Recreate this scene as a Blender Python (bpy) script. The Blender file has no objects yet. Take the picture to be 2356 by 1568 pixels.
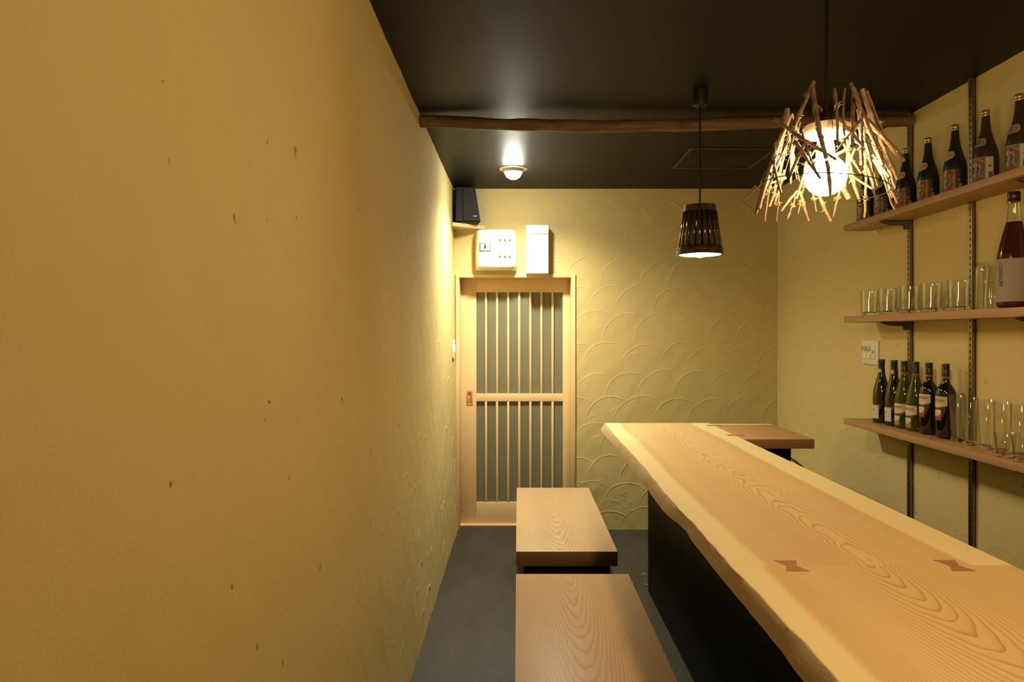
import bpy, bmesh, math, random
import numpy as np
from mathutils import Vector, Matrix
PI = math.pi
SC = bpy.context.scene
COL = SC.collection
R = random.Random(7)

# ---------------------------------------------------------------- camera, world, light, exposure
EYE = 1.435
cam = bpy.data.cameras.new('camera')
cam.sensor_width = 36.0; cam.lens = 36.0 * 1571 / 2356
cam.shift_x = -15 / 2356; cam.shift_y = -16 / 2356
cam.clip_start = 0.02
cam_o = bpy.data.objects.new('camera', cam); COL.objects.link(cam_o)
cam_o.location = (0, 0, EYE); cam_o.rotation_euler = (PI / 2, 0, 0)
SC.camera = cam_o
world = bpy.data.worlds.new('world'); SC.world = world; world.use_nodes = True
world.node_tree.nodes['Background'].inputs[0].default_value = (1, .8, .5, 1)
world.node_tree.nodes['Background'].inputs[1].default_value = 0.0
SC.view_settings.view_transform = 'Standard'; SC.view_settings.look = 'None'
SC.view_settings.gamma = 1; SC.view_settings.use_curve_mapping = False
SC.view_settings.exposure = 0.82
SC.cycles.max_bounces = 16; SC.cycles.transmission_bounces = 14; SC.cycles.transparent_max_bounces = 32
SC.cycles.use_denoising = True
SC.cycles.sample_clamp_indirect = 4.0

WARM = (1.0, .69, .31); COOL = (1.0, .93, .66); NEUT = (1.0, .78, .44)
def lamp(name, typ, loc, power, color, radius=.05, **kw):
    l = bpy.data.lights.new(name, typ); l.energy = power; l.color = color; l.shadow_soft_size = radius
    for k, v in kw.items(): setattr(l, k, v)
    o = bpy.data.objects.new(name, l); COL.objects.link(o); o.location = loc; return o
# the bar's own lamps that hang outside the frame (further along the counter and behind the viewer)
lamp('counter_lamp_light', 'POINT', (.80, .85, 1.85), 14.5, WARM, .07)
lamp('counter_lamp_light', 'POINT', (.80, -.20, 1.85), 3.0, WARM, .07)
# beam of the visible recessed downlight
P_DOWN = 112
lamp('downlight_beam', 'SPOT', (-.034, 4.40, 2.42), P_DOWN, COOL, .05, spot_size=2.70, spot_blend=1.0)
E_TWIG = 60; E_SHADE = 90; E_DOWN = 120

# ---------------------------------------------------------------- material helpers
class NB:
    def __init__(s, name):
        s.m = bpy.data.materials.new(name); s.m.use_nodes = True
        s.t = s.m.node_tree; s.n = s.t.nodes; s.b = s.n['Principled BSDF']
    def add(s, typ, **kw):
        x = s.n.new(typ)
        for k, v in kw.items(): setattr(x, k, v)
        return x
    def link(s, a, b): s.t.links.new(a, b)
    def put(s, sock, v):
        if isinstance(v, bpy.types.NodeSocket): s.link(v, sock)
        else: sock.default_value = v
    def M(s, op, a, b=0.0, c=None, clamp=False):
        x = s.add('ShaderNodeMath', operation=op, use_clamp=clamp)
        s.put(x.inputs[0], a); s.put(x.inputs[1], b)
        if c is not None: s.put(x.inputs[2], c)
        return x.outputs[0]
    def obj(s, scale=(1, 1, 1), loc=(0, 0, 0)):
        tc = s.add('ShaderNodeTexCoord'); mp = s.add('ShaderNodeMapping')
        s.link(tc.outputs['Object'], mp.inputs[0])
        mp.inputs['Scale'].default_value = scale; mp.inputs['Location'].default_value = loc
        return mp.outputs[0]
    def noise(s, vec, scale, detail=2.0, rough=.5):
        x = s.add('ShaderNodeTexNoise'); s.link(vec, x.inputs['Vector'])
        x.inputs['Scale'].default_value = scale; x.inputs['Detail'].default_value = detail
        x.inputs['Roughness'].default_value = rough
        return x.outputs['Fac']
    def ss(s, v, lo, hi, a=0.0, b=1.0):
        x = s.add('ShaderNodeMapRange', interpolation_type='SMOOTHSTEP')
        s.put(x.inputs[0], v); s.put(x.inputs[1], lo); s.put(x.inputs[2], hi)
        x.inputs[3].default_value = a; x.inputs[4].default_value = b
        return x.outputs[0]
    def mix(s, f, a, b, mode='MIX'):
        x = s.add('ShaderNodeMix', data_type='RGBA', blend_type=mode)
        s.put(x.inputs[0], f); s.put(x.inputs[6], c4(a)); s.put(x.inputs[7], c4(b))
        return x.outputs[2]
    def bump(s, h, strength=.3, dist=.002):
        x = s.add('ShaderNodeBump'); s.put(x.inputs['Height'], h)
        x.inputs['Strength'].default_value = strength; x.inputs['Distance'].default_value = dist
        s.link(x.outputs[0], s.b.inputs['Normal'])
    def base(s, c): s.put(s.b.inputs['Base Color'], c4(c))
    def rough(s, v): s.put(s.b.inputs['Roughness'], v)
def c4(c):
    return c if isinstance(c, bpy.types.NodeSocket) else (tuple(c) + (1.0,) if len(c) == 3 else c)

def plain(name, col, rough=.5, metal=0.0, spec=.5, var=.12, vs=30, coat=0.0, bump=0.0):
    q = NB(name)
    v = q.obj(); n = q.noise(v, vs, 3)
    d = tuple(x * (1 - var) for x in col); l = tuple(min(1, x * (1 + var)) for x in col)
    q.base(q.mix(n, d, l)); q.rough(rough)
    q.b.inputs['Metallic'].default_value = metal
    q.b.inputs['Specular IOR Level'].default_value = spec
    q.b.inputs['Coat Weight'].default_value = coat
    if bump: q.bump(q.noise(v, vs * 6, 3), bump, .001)
    return q.m
def emit(name, col, strength):
    q = NB(name); q.base((.9, .9, .85))
    q.b.inputs['Emission Color'].default_value = c4(col); q.b.inputs['Emission Strength'].default_value = strength
    return q.m

def plaster(name, flecks=.5):
    q = NB(name); v = q.obj()
    a = q.noise(v, 1.1, 4, .6); b = q.noise(v, 9, 4, .6); c = q.noise(v, 160, 3, .6)
    col = q.mix(q.M('MULTIPLY', a, .55), (.545, .440, .195), (.605, .495, .235))
    col = q.mix(q.ss(b, .45, .75, 0, .25), col, (.51, .395, .17))
    # short straw flecks pressed into the clay
    w = q.add('ShaderNodeVectorMath', operation='ADD')
    nz = q.add('ShaderNodeTexNoise'); q.link(v, nz.inputs['Vector']); nz.inputs['Scale'].default_value = 30
    sc = q.add('ShaderNodeVectorMath', operation='SCALE'); q.link(nz.outputs['Color'], sc.inputs[0]); sc.inputs['Scale'].default_value = .045
    q.link(v, w.inputs[0]); q.link(sc.outputs[0], w.inputs[1])
    fl = None
    for scl, st, thr in ((9, (1, 2.6, 1), .062), (14, (1, .9, .45), .075), (5, (1, .7, .5), .035)):
        mp = q.add('ShaderNodeMapping'); q.link(w.outputs[0], mp.inputs[0]); mp.inputs['Scale'].default_value = st
        vo = q.add('ShaderNodeTexVoronoi'); q.link(mp.outputs[0], vo.inputs['Vector']); vo.inputs['Scale'].default_value = scl
        spot = q.ss(vo.outputs['Distance'], thr * .4, thr, 1, 0)
        sp = q.add('ShaderNodeSeparateColor'); q.link(vo.outputs['Color'], sp.inputs[0])
        g = q.M('MULTIPLY', spot, q.M('GREATER_THAN', sp.outputs[0], .58))
        fl = g if fl is None else q.M('MAXIMUM', fl, g)
    col = q.mix(q.M('MULTIPLY', fl, flecks), col, (.17, .11, .05))
    q.base(col); q.rough(.92); q.b.inputs['Specular IOR Level'].default_value = .25
    hh = q.M('ADD', q.M('MULTIPLY', c, .9), q.M('MULTIPLY', b, 1.6)); q.bump(q.M('SUBTRACT', hh, q.M('MULTIPLY', fl, .4)), .5, .0018)
    return q.m

def wood(name, light, dark, xc=0.0, h0=.1, slope=.05, freq=110, amp=.03, axis='Y', line=.6, sap=None, sapcol=None,
         sharp=4.5, rough=.5, seed=0.0, wob=.012, streak=.25, far_sap=None, contour=.4, zref=0.0, sapslope=0.0):
    """flat-sawn timber: growth rings of a slightly conical trunk cut by the board, along the given axis"""
    q = NB(name); tc = q.add('ShaderNodeTexCoord'); sp = q.add('ShaderNodeSeparateXYZ'); q.link(tc.outputs['Object'], sp.inputs[0])
    X, Y, Z = sp.outputs
    if zref: Z = q.M('SUBTRACT', Z, zref)
    if axis == 'X': X, Y = Y, X
    if axis == 'Z': Y, Z = Z, Y
    def vec(sx, sy, sz, off=0.0):
        c = q.add('ShaderNodeCombineXYZ')
        q.put(c.inputs[0], q.M('MULTIPLY_ADD', X, sx, seed + off)); q.put(c.inputs[1], q.M('MULTIPLY', Y, sy)); q.put(c.inputs[2], q.M('MULTIPLY', Z, sz))
        return c.outputs[0]
    n1 = q.noise(vec(2.2, 1.3, 2), 1.0, 2.0, .5)
    n2 = q.noise(vec(7, 4.5, 6, 3.1), 1.0, 2.0, .5)
    n3 = q.noise(vec(1.5, .9, 1.5, 9.7), 1.0, 1.0)
    n4 = q.noise(vec(26, 14, 20, 5.5), 1.0, 1.0)
    h = q.M('ADD', q.M('MULTIPLY_ADD', Y, slope, h0), q.M('MULTIPLY', q.M('SUBTRACT', n1, .5), amp * 2))
    h = q.M('SUBTRACT', q.M('ADD', h, q.M('MULTIPLY', q.M('SUBTRACT', n2, .5), wob)), Z)
    xx = q.M('ADD', q.M('SUBTRACT', X, xc), q.M('MULTIPLY', q.M('SUBTRACT', n3, .5), amp * 1.6))
    r = q.M('SQRT', q.M('ADD', q.M('MULTIPLY', xx, xx), q.M('MULTIPLY', h, h)))
    r = q.M('ADD', r, q.M('MULTIPLY', q.M('SUBTRACT', n4, .5), .0060))
    ph = q.M('FRACT', q.M('MULTIPLY', q.M('MULTIPLY', r, freq), q.M('MULTIPLY_ADD', r, 1.1, 1.0)))
    ln = q.M('MULTIPLY', q.M('POWER', ph, sharp), q.ss(ph, .93, 1.0, 1, 0))
    var = q.noise(vec(9, .8, 4, 1.7), 1.0, 2.0)
    ln = q.M('MULTIPLY', ln, q.M('MULTIPLY_ADD', var, 1.1, line - .45), clamp=True)
    ln = q.M('MULTIPLY', ln, q.ss(r, .04, .30, 1.0, .5))
    st = q.noise(vec(260, 5, 200, 2.2), 1.0, 2.0)
    broad = q.noise(vec(5, .35, 3, 6.6), 1.0, 2.0)
    mid = tuple(l * .62 + d * .38 for l, d in zip(light, dark))
    c = q.mix(q.ss(broad, .3, .75), light, mid)
    c = q.mix(q.M('MULTIPLY', q.ss(st, .35, .75), streak), c, dark)
    if sap:
        a, b = sap; off = q.M('MULTIPLY', q.M('SUBTRACT', q.noise(vec(1, 1.6, 1, 8.8), 1.0, 2), .5), .05)
        xo = q.M('ADD', X, off)
        s1 = q.ss(q.M('MULTIPLY_ADD', Y, -sapslope, xo), a - .014, a + .014, 1, 0); s2 = q.ss(xo, b - .012, b + .012, 0, 1)
        k = q.M('MAXIMUM', s1, s2)
        # darker heartwood rim next to the sapwood
        rim = q.M('MAXIMUM', q.ss(q.M('MULTIPLY_ADD', Y, -sapslope, xo), a, a + .07, 1, 0), q.ss(xo, b - .07, b, 0, 1))
        c = q.mix(q.M('MULTIPLY', rim, .45), c, tuple(d * 1.12 for d in dark))
        c = q.mix(k, c, sapcol); ln = q.M('MULTIPLY', ln, q.M('SUBTRACT', 1.0, q.M('MULTIPLY', k, .6)))
    if far_sap:
        c = q.mix(q.ss(X, far_sap, far_sap + .012), c, sapcol)
    c = q.mix(q.M('MULTIPLY', ln, contour / .4, clamp=True), c, (dark[0] * .86, dark[1] * .72, dark[2] * .60))
    q.base(c); q.rough(rough); q.b.inputs['Specular IOR Level'].default_value = .35
    q.bump(q.M('ADD', ln, q.M('MULTIPLY', st, .5)), .12, .0008)
    return q.m

def glass(name, col=(1, 1, 1), rough=0.0, ior=1.45, trans=1.0):
    q = NB(name); n = q.noise(q.obj(), 12, 2)
    q.base(col); q.rough(q.M('MULTIPLY_ADD', n, .01, rough)); q.b.inputs['Transmission Weight'].default_value = trans
    q.b.inputs['IOR'].default_value = ior
    return q.m

MAT = {}
def thin_glass(name):
    q = NB(name); lw = q.add('ShaderNodeLayerWeight'); lw.inputs['Blend'].default_value = .5
    f = q.M('POWER', lw.outputs['Facing'], 4.0)
    tr = q.add('ShaderNodeBsdfTransparent'); gl = q.add('ShaderNodeBsdfGlossy'); mx = q.add('ShaderNodeMixShader')
    q.link(q.mix(q.M('MULTIPLY', f, .9, clamp=True), (.985, .985, .975), (.42, .42, .38)), tr.inputs['Color'])
    gl.inputs['Roughness'].default_value = .02
    q.put(mx.inputs[0], q.M('MULTIPLY_ADD', f, .55, .07, clamp=True)); q.link(tr.outputs[0], mx.inputs[1]); q.link(gl.outputs[0], mx.inputs[2])
    q.link(mx.outputs[0], q.n['Material Output'].inputs['Surface'])
    return q.m
def build_materials():
    m = MAT
    m['plaster'] = plaster('clay_plaster', .75)
    m['plaster_back'] = plaster('clay_plaster_back', .3)
    # ceiling: satin black paint with an orange-peel film
    q = NB('black_ceiling_paint'); v = q.obj(); n = q.noise(v, 420, 2); n0 = q.noise(v, 2, 3)
    q.base(q.mix(n0, (.0045, .0043, .0034), (.0058, .0055, .0043))); q.rough(.47); q.b.inputs['Specular IOR Level'].default_value = .17; q.bump(n, .45, .0012); m['ceiling'] = q.m
    # floor: dark trowelled mortar
    q = NB('dark_mortar'); v = q.obj((1, .35, 1)); a = q.noise(v, 3, 6, .65); b = q.noise(v, 22, 4)
    q.base(q.mix(q.ss(a, .3, .7), (.022, .019, .014), (.042, .036, .027))); q.rough(q.M('MULTIPLY_ADD', b, .25, .45)); q.bump(a, .15, .003); m['floor'] = q.m
    m['corridor'] = plain('grey_corridor_paint', (.26, .25, .17), .8)
    m['slab'] = wood('cedar_slab', (.68, .49, .245), (.52, .335, .135), xc=.86, h0=-.05, slope=.055, freq=105, amp=.020, zref=.885, sapslope=.017, sap=(.553, 1.068), sapcol=(.765, .625, .335), rough=.6, seed=2.0, wob=.042, line=.75, contour=.65)
    m['slab2'] = wood('cedar_slab_near', (.69, .50, .245), (.53, .34, .135), xc=.835, h0=.285, slope=-.165, freq=92, amp=.012, zref=.885, sapslope=.017, sap=(.553, 1.3), sapcol=(.77, .63, .34), rough=.6, seed=14.0, wob=.013, line=.75, contour=.65)
    m['edge'] = wood('live_edge', (.48, .34, .18), (.28, .165, .075), xc=.6, h0=.1, slope=.03, freq=60, amp=.16, seed=5.0, wob=.06, contour=.55)
    m['return'] = wood('return_board_wood', (.50, .28, .12), (.34, .165, .065), xc=-.35, h0=.2, slope=.04, freq=55, axis='X', seed=8.0, zref=.885, sapcol=(.80, .66, .38), far_sap=4.14, contour=.35)
    m['key'] = wood('butterfly_key_wood', (.42, .17, .07), (.30, .11, .045), freq=300, h0=.2, seed=3.0, contour=.15)
    m['bench'] = wood('bench_plank', (.54, .385, .215), (.375, .235, .115), xc=.21, h0=.135, slope=-.085, freq=105, amp=.014, seed=4.0, wob=.012, zref=.42, line=.85, contour=.45, rough=.45)
    m['bench2'] = wood('bench_plank_near', (.52, .35, .185), (.355, .21, .10), xc=.22, h0=.135, slope=-.085, freq=95, amp=.014, seed=31.0, wob=.010, zref=.42, line=.85, contour=.45, rough=.45)
    m['shelf'] = wood('shelf_board', (.42, .25, .115), (.28, .145, .06), xc=.05, h0=.16, slope=.012, freq=190, amp=.006, wob=.006, seed=7.0, contour=.75, line=.8)
    m['door'] = wood('door_cedar', (.70, .51, .275), (.58, .39, .18), xc=-.9, h0=.15, slope=.01, freq=90, axis='Z', amp=.01, seed=2.2, line=.5, contour=.25)
    m['doorh'] = wood('door_cedar_rail', (.72, .53, .29), (.58, .39, .18), xc=.3, h0=.35, slope=.02, freq=90, axis='X', amp=.01, seed=12.2, line=.5, contour=.25)
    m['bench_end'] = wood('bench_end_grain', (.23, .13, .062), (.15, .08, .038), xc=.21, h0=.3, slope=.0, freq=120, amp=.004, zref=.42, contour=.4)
    m['return_front_shade'] = wood('return_board_front_shaded', (.30, .155, .07), (.20, .09, .04), xc=-.3, h0=.2, slope=.03, freq=60, axis='X', zref=.885, contour=.4)  # same board, darker on its front face: shade put into the colour
    m['pull'] = plain('door_pull_wood', (.50, .26, .10), .4)
    m['pull_in'] = plain('door_pull_recess', (.30, .10, .04), .4)
    q = NB('frosted_pane_glass'); v = q.obj(); n = q.noise(v, 4, 3)
    q.base(q.mix(n, (.22, .20, .13), (.28, .26, .17))); q.rough(.42); q.b.inputs['Transmission Weight'].default_value = .35; q.bump(q.noise(v, 300, 2), .1, .001); m['pane'] = q.m
    m['black'] = plain('black_laminate', (.0028, .0025, .0019), .6, spec=.10, var=.3)
    m['black2'] = plain('black_bench_base', (.005, .0045, .0035), .6, spec=.22, var=.3)
    m['steel'] = plain('brushed_steel', (.27, .225, .155), .36, 1.0)
    m['bracket'] = plain('bracket_steel', (.15, .125, .085), .45, .6)
    m['slot'] = plain('rail_slot_shadow_gap', (.01, .009, .007), .9)
    m['white'] = plain('white_plastic', (.82, .81, .76), .35, var=.03)
    m['cream'] = plain('cream_plastic', (.80, .76, .64), .35, var=.03)
    m['plate'] = plain('switch_plate_plastic', (.66, .62, .50), .4, var=.03)
    m['grey'] = plain('grey_plastic', (.22, .21, .19), .4)
    m['green'] = plain('green_line', (.1, .45, .12), .4)
    m['gold_metal'] = plain('brass_switch', (.70, .50, .20), .3, .6)
    m['dark'] = plain('dark_plastic', (.015, .014, .012), .4)
    m['speaker'] = plain('speaker_cabinet', (.007, .007, .006), .55, spec=.3, var=.3)
    m['spk_grille'] = plain('speaker_grille_cloth', (.014, .014, .015), .8, vs=600, var=.5, bump=.3)
    m['cassette'] = plain('dark_brown_panel', (.022, .017, .011), .45)
    m['log'] = log_mat(); m['twig'] = twig_mat()
    m['wire'] = plain('dark_wire', (.05, .035, .02), .35, .7)
    m['raffia'] = plain('raffia_tie', (.26, .175, .08), .7)
    m['cord'] = plain('dark_cord', (.012, .009, .006), .4, spec=.3)
    m['shade'] = plain('dark_glazed_stave', (.055, .035, .020), .16, .35, var=.35, coat=.6)
    m['shade_in'] = plain('pale_shade_lining', (.80, .72, .55), .3, .0)
    m['frostwhite'] = plain('opal_collar', (.85, .82, .74), .4)
    m['globe'] = emit('lit_globe', (1, .72, .36), E_TWIG)
    m['bulb'] = emit('lit_bulb', (1, .78, .46), E_SHADE)
    m['down'] = emit('lit_downlight', (1, .96, .82), E_DOWN)
    m['trim'] = plain('bronze_trim_ring', (.30, .25, .17), .35, .7)
    m['glass'] = thin_glass('clear_glass_wall'); m['glass_base'] = glass('clear_glass_base')
    m['sake_black'] = plain('black_bottle', (.010, .010, .009), .38, var=.2)
    m['sake_brown'] = plain('brown_frosted_bottle', (.035, .017, .010), .42, var=.2)
    m['capgold'] = plain('gold_cap', (.52, .40, .19), .32, .85)
    m['capblack'] = plain('black_cap', (.012, .011, .011), .3)
    m['capblue'] = plain('navy_capsule', (.012, .014, .045), .35)
    m['winered'] = plain('dark_wine_glass', (.010, .006, .006), .06, var=.1, coat=.5)
    q = NB('olive_wine_glass'); q.base(q.mix(q.noise(q.obj(), 6, 1), (.055, .068, .006), (.12, .135, .010))); q.rough(.06)
    q.b.inputs['Transmission Weight'].default_value = .55; m['wineolive'] = q.m
    m['paper'] = plain('label_paper', (.50, .44, .30), .7, var=.04)
    m['paper2'] = plain('label_border_grey', (.25, .21, .17), .7)
    m['pinkpaper'] = plain('washi_label', (.30, .245, .215), .8, var=.06, vs=14)
    m['lgold'] = plain('label_gold', (.22, .155, .055), .38, .5, var=.45, vs=120)
    m['lred'] = plain('label_red', (.24, .030, .018), .6)
    m['lblue'] = plain('label_blue_grey', (.16, .20, .22), .6)
    m['lbrown'] = plain('label_brown', (.13, .085, .05), .6, var=.5, vs=90)
    m['lblack'] = plain('label_ink', (.012, .011, .010), .6)
    m['lorange'] = plain('label_orange', (.34, .10, .025), .5)
    m['lyellow'] = plain('label_ochre', (.26, .16, .03), .5)
    m['ldark'] = plain('label_dark_band', (.035, .032, .028), .5)
    m['lwhite'] = plain('label_white', (.52, .50, .42), .6, var=.03)
    m['lcream'] = plain('label_peach', (.42, .30, .14), .6)
    m['lgreen'] = plain('label_green', (.10, .20, .09), .6)
    m['lgrape'] = plain('label_violet_grey', (.22, .22, .34), .6)
    q = NB('plum_liqueur'); sp = q.add('ShaderNodeSeparateXYZ'); tc = q.add('ShaderNodeTexCoord'); q.link(tc.outputs['Object'], sp.inputs[0])
    q.base(q.mix(q.noise(q.obj(), 4, 1), (.055, .012, .006), (.080, .018, .007))); q.rough(.12); q.b.inputs['Transmission Weight'].default_value = .25; m['liqueur'] = q.m
def log_mat():
    q = NB('peeled_log'); v = q.obj((.5, 3, 3)); n = q.noise(v, 9, 5, .6)
    vo = q.add('ShaderNodeTexVoronoi'); q.link(q.obj((1, 1.3, 1.3)), vo.inputs['Vector']); vo.inputs['Scale'].default_value = 6
    k = q.ss(vo.outputs['Distance'], .07, .24, 1, 0)
    c = q.mix(q.ss(n, .3, .7), (.085, .042, .020), (.20, .115, .055)); c = q.mix(q.M('MULTIPLY', k, .8), c, (.05, .016, .008))
    q.base(c); q.rough(.6); q.bump(q.M('ADD', n, k), .4, .003); return q.m
def twig_mat():
    q = NB('dry_twig'); v = q.obj(); n = q.noise(v, 55, 4, .6)
    q.base(q.mix(q.ss(n, .3, .7), (.10, .060, .036), (.23, .145, .085))); q.rough(.45); q.bump(n, .3, .001); return q.m
build_materials()

# ---------------------------------------------------------------- geometry helpers
def mk(name, verts, faces, mat, parent=None, smooth=False, loc=None, mats=None, midx=None):
    me = bpy.data.meshes.new(name); me.from_pydata([tuple(v) for v in verts], [], [tuple(f) for f in faces])
    for mm in (mats or [mat]): me.materials.append(MAT[mm] if isinstance(mm, str) else mm)
    if midx: me.polygons.foreach_set('material_index', midx)
    if smooth: me.polygons.foreach_set('use_smooth', [True] * len(me.polygons))
    me.update()
    o = bpy.data.objects.new(name, me); COL.objects.link(o)
    if parent: o.parent = parent
    if loc: o.location = loc
    return o
def bm_obj(name, bm, mat, parent=None, smooth=False, loc=None):
    me = bpy.data.meshes.new(name); bmesh.ops.recalc_face_normals(bm, faces=bm.faces); bm.to_mesh(me); bm.free()
    me.materials.append(MAT[mat] if isinstance(mat, str) else mat)
    if smooth:
        me.polygons.foreach_set('use_smooth', [True] * len(me.polygons))
        try: me.set_sharp_from_angle(angle=.7)
        except Exception: pass
    o = bpy.data.objects.new(name, me); COL.objects.link(o)
    if parent: o.parent = parent
    if loc: o.location = loc
    return o
def box_bm(bm, x0, x1, y0, y1, z0, z1, bev=0.0, mat=None):
    t = bmesh.new(); bmesh.ops.create_cube(t, size=1)
    for v in t.verts: v.co = Vector(((x0 + x1) / 2 + v.co.x * (x1 - x0), (y0 + y1) / 2 + v.co.y * (y1 - y0), (z0 + z1) / 2 + v.co.z * (z1 - z0)))
    if bev: bmesh.ops.bevel(t, geom=t.edges[:], offset=bev, segments=2, affect='EDGES', profile=.5)
    if mat: t.transform(mat)
    me = bpy.data.meshes.new('tmp'); t.to_mesh(me); t.free(); bm.from_mesh(me); bpy.data.meshes.remove(me)
def box(name, x0, x1, y0, y1, z0, z1, mat, parent=None, bev=.0015, loc=None):
    bm = bmesh.new(); box_bm(bm, x0, x1, y0, y1, z0, z1, bev); return bm_obj(name, bm, mat, parent, True, loc)
def lathe(name, prof, mat, parent=None, seg=40, loc=None, smooth=True, cx=0, cy=0):
    """profile = [(r, z)...]; r 0 at an end closes it"""
    V, F = [], []; rows = []
    for r, z in prof:
        if r < 1e-6: rows.append([len(V)]); V.append((cx, cy, z))
        else:
            rows.append(list(range(len(V), len(V) + seg)))
            V += [(cx + r * math.cos(2 * PI * i / seg), cy + r * math.sin(2 * PI * i / seg), z) for i in range(seg)]
    for a, b in zip(rows, rows[1:]):
        for i in range(seg):
            j = (i + 1) % seg
            if len(a) == 1 and len(b) == 1: continue
            if len(a) == 1: F.append((a[0], b[j], b[i]))
            elif len(b) == 1: F.append((a[i], a[j], b[0]))
            else: F.append((a[i], a[j], b[j], b[i]))
    bm = bmesh.new(); me = bpy.data.meshes.new('t'); me.from_pydata(V, [], F); bm.from_mesh(me); bpy.data.meshes.remove(me)
    return bm_obj(name, bm, mat, parent, smooth, loc)
def tube_bm(bm, pts, rads, seg=8, cap=True):
    pts = [Vector(p) for p in pts]; rings = []
    up = Vector((0, 0, 1)) if abs((pts[-1] - pts[0]).normalized().z) < .9 else Vector((1, 0, 0))
    if isinstance(rads, (int, float)): rads = [rads] * len(pts)
    for i, p in enumerate(pts):
        d = (pts[min(i + 1, len(pts) - 1)] - pts[max(i - 1, 0)]).normalized()
        a = d.cross(up)
        if a.length < 1e-4: a = d.cross(Vector((0, 1, 0)))
        a.normalize(); b = d.cross(a)
        rings.append([bm.verts.new(p + (a * math.cos(2 * PI * k / seg) + b * math.sin(2 * PI * k / seg)) * rads[i]) for k in range(seg)])
    for A, B in zip(rings, rings[1:]):
        for k in range(seg): bm.faces.new((A[k], A[(k + 1) % seg], B[(k + 1) % seg], B[k]))
    if cap: bm.faces.new(rings[0][::-1]); bm.faces.new(rings[-1])
def tube(name, pts, rads, mat, parent=None, seg=10, loc=None):
    bm = bmesh.new(); tube_bm(bm, pts, rads, seg); return bm_obj(name, bm, mat, parent, True, loc)
def thing(name, label, cat, loc=(0, 0, 0), rz=0, group=None):
    o = bpy.data.objects.new(name, None); COL.objects.link(o); o.location = loc; o.rotation_euler = (0, 0, rz)
    o.empty_display_size = .05; o['label'] = label; o['category'] = cat
    if group: o['group'] = group
    return o
def tag(o, label, cat, group=None):
    o['label'] = label; o['category'] = cat
    if group: o['group'] = group
    return o
def struct(o): o['kind'] = 'structure'; return o
def dup(root, loc, label, group=None):
    def cp(o, par):
        c = o.copy(); COL.objects.link(c); c.parent = par
        for k in o.children: cp(k, c)
        return c
    kids = list(root.children); r = root.copy(); COL.objects.link(r); r.location = loc; r['label'] = label
    if group: r['group'] = group
    for k in kids: cp(k, r)
    return r

# ---------------------------------------------------------------- plastered walls: real trowel ridges
def axis_pts(segs):
    out = []
    for a, b, st in segs:
        n = max(1, int(round((b - a) / st))); out += list(np.linspace(a, b, n, endpoint=False))
    out.append(segs[-1][1]); return np.array(out)
def ridge_field(U, V, arcs):
    H = np.zeros((len(V), len(U)))
    for (cu, cv, r, a0, a1, amp, w, rx) in arcs:
        iu = np.where((U > cu - r * rx - .03) & (U < cu + r * rx + .03))[0]; iv = np.where((V > cv - r - .03) & (V < cv + r + .03))[0]
        if not len(iu) or not len(iv): continue
        du = (U[iu][None, :] - cu) / rx; dv = V[iv][:, None] - cv
        d = np.sqrt(du ** 2 + dv ** 2); an = np.degrees(np.arctan2(dv, du))
        an = np.where(an < -90, an + 360, an)
        lo, hi = min(a0, a1), max(a0, a1); t = (an - lo) / (hi - lo)
        wob = .0035 * np.sin(an * .07 + cu * 37) + .0012 * np.sin(an * .3 + cv * 51)
        e = np.clip(t * 6, 0, 1) * np.clip((1 - t) * 4, 0, 1)
        rag = .75 + .25 * np.sin(an * .9 + cu * 91)
        g = np.exp(-((d - r - wob) / w) ** 2)
        # the stroke leaves the inside a touch proud of the outside
        step = .22 * np.clip((r + wob - d) / .004, 0, 1) * np.exp(-np.clip(r - d, 0, 1) / .03)
        k = amp * e * rag * np.maximum(g, step)
        H[np.ix_(iv, iu)] = np.maximum(H[np.ix_(iv, iu)], k)
    return H
def wall_mesh(name, U, V, H, place, hole=None, mat='plaster'):
    nu, nv = len(U), len(V); UU, VV = np.meshgrid(U, V)
    P = place(UU, VV, H).reshape(-1, 3)
    I = np.arange(nu * nv).reshape(nv, nu)
    q = np.stack([I[:-1, :-1], I[:-1, 1:], I[1:, 1:], I[1:, :-1]], -1).reshape(-1, 4)
    if hole:
        um = ((U[:-1] + U[1:]) / 2)[None, :].repeat(nv - 1, 0).ravel(); vm = ((V[:-1] + V[1:]) / 2)[:, None].repeat(nu - 1, 1).ravel()
        q = q[~((um > hole[0]) & (um < hole[1]) & (vm > hole[2]) & (vm < hole[3]))]
    me = bpy.data.meshes.new(name); me.vertices.add(len(P)); me.vertices.foreach_set('co', P.astype(np.float32).ravel())
    me.loops.add(q.size); me.loops.foreach_set('vertex_index', q.ravel().astype(np.int32))
    me.polygons.add(len(q)); me.polygons.foreach_set('loop_start', np.arange(0, q.size, 4, dtype=np.int32))
    me.polygons.foreach_set('loop_total', np.full(len(q), 4, dtype=np.int32))
    me.polygons.foreach_set('use_smooth', np.ones(len(q), dtype=bool)); me.update(calc_edges=True)
    me.materials.append(MAT[mat]); o = bpy.data.objects.new(name, me); COL.objects.link(o); return struct(o)
def und(U, V, a=.0012, s=0.0):
    UU, VV = np.meshgrid(U, V)
    return a * (np.sin(UU * 5.1 + s) * np.sin(VV * 4.3 + 1 + s) + .6 * np.sin(UU * 11.7 + VV * 7 + s) + .5 * np.sin(VV * 17.3 - UU * 9 + s)
                + .35 * np.sin(UU * 29 + 3 * np.sin(VV * 13)) + .3 * np.sin(VV * 37 + 3 * np.sin(UU * 19)))
YB, CEIL, XR = 5.01, 2.5, 1.90
rr = random.Random(3)
arcs = []
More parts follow.
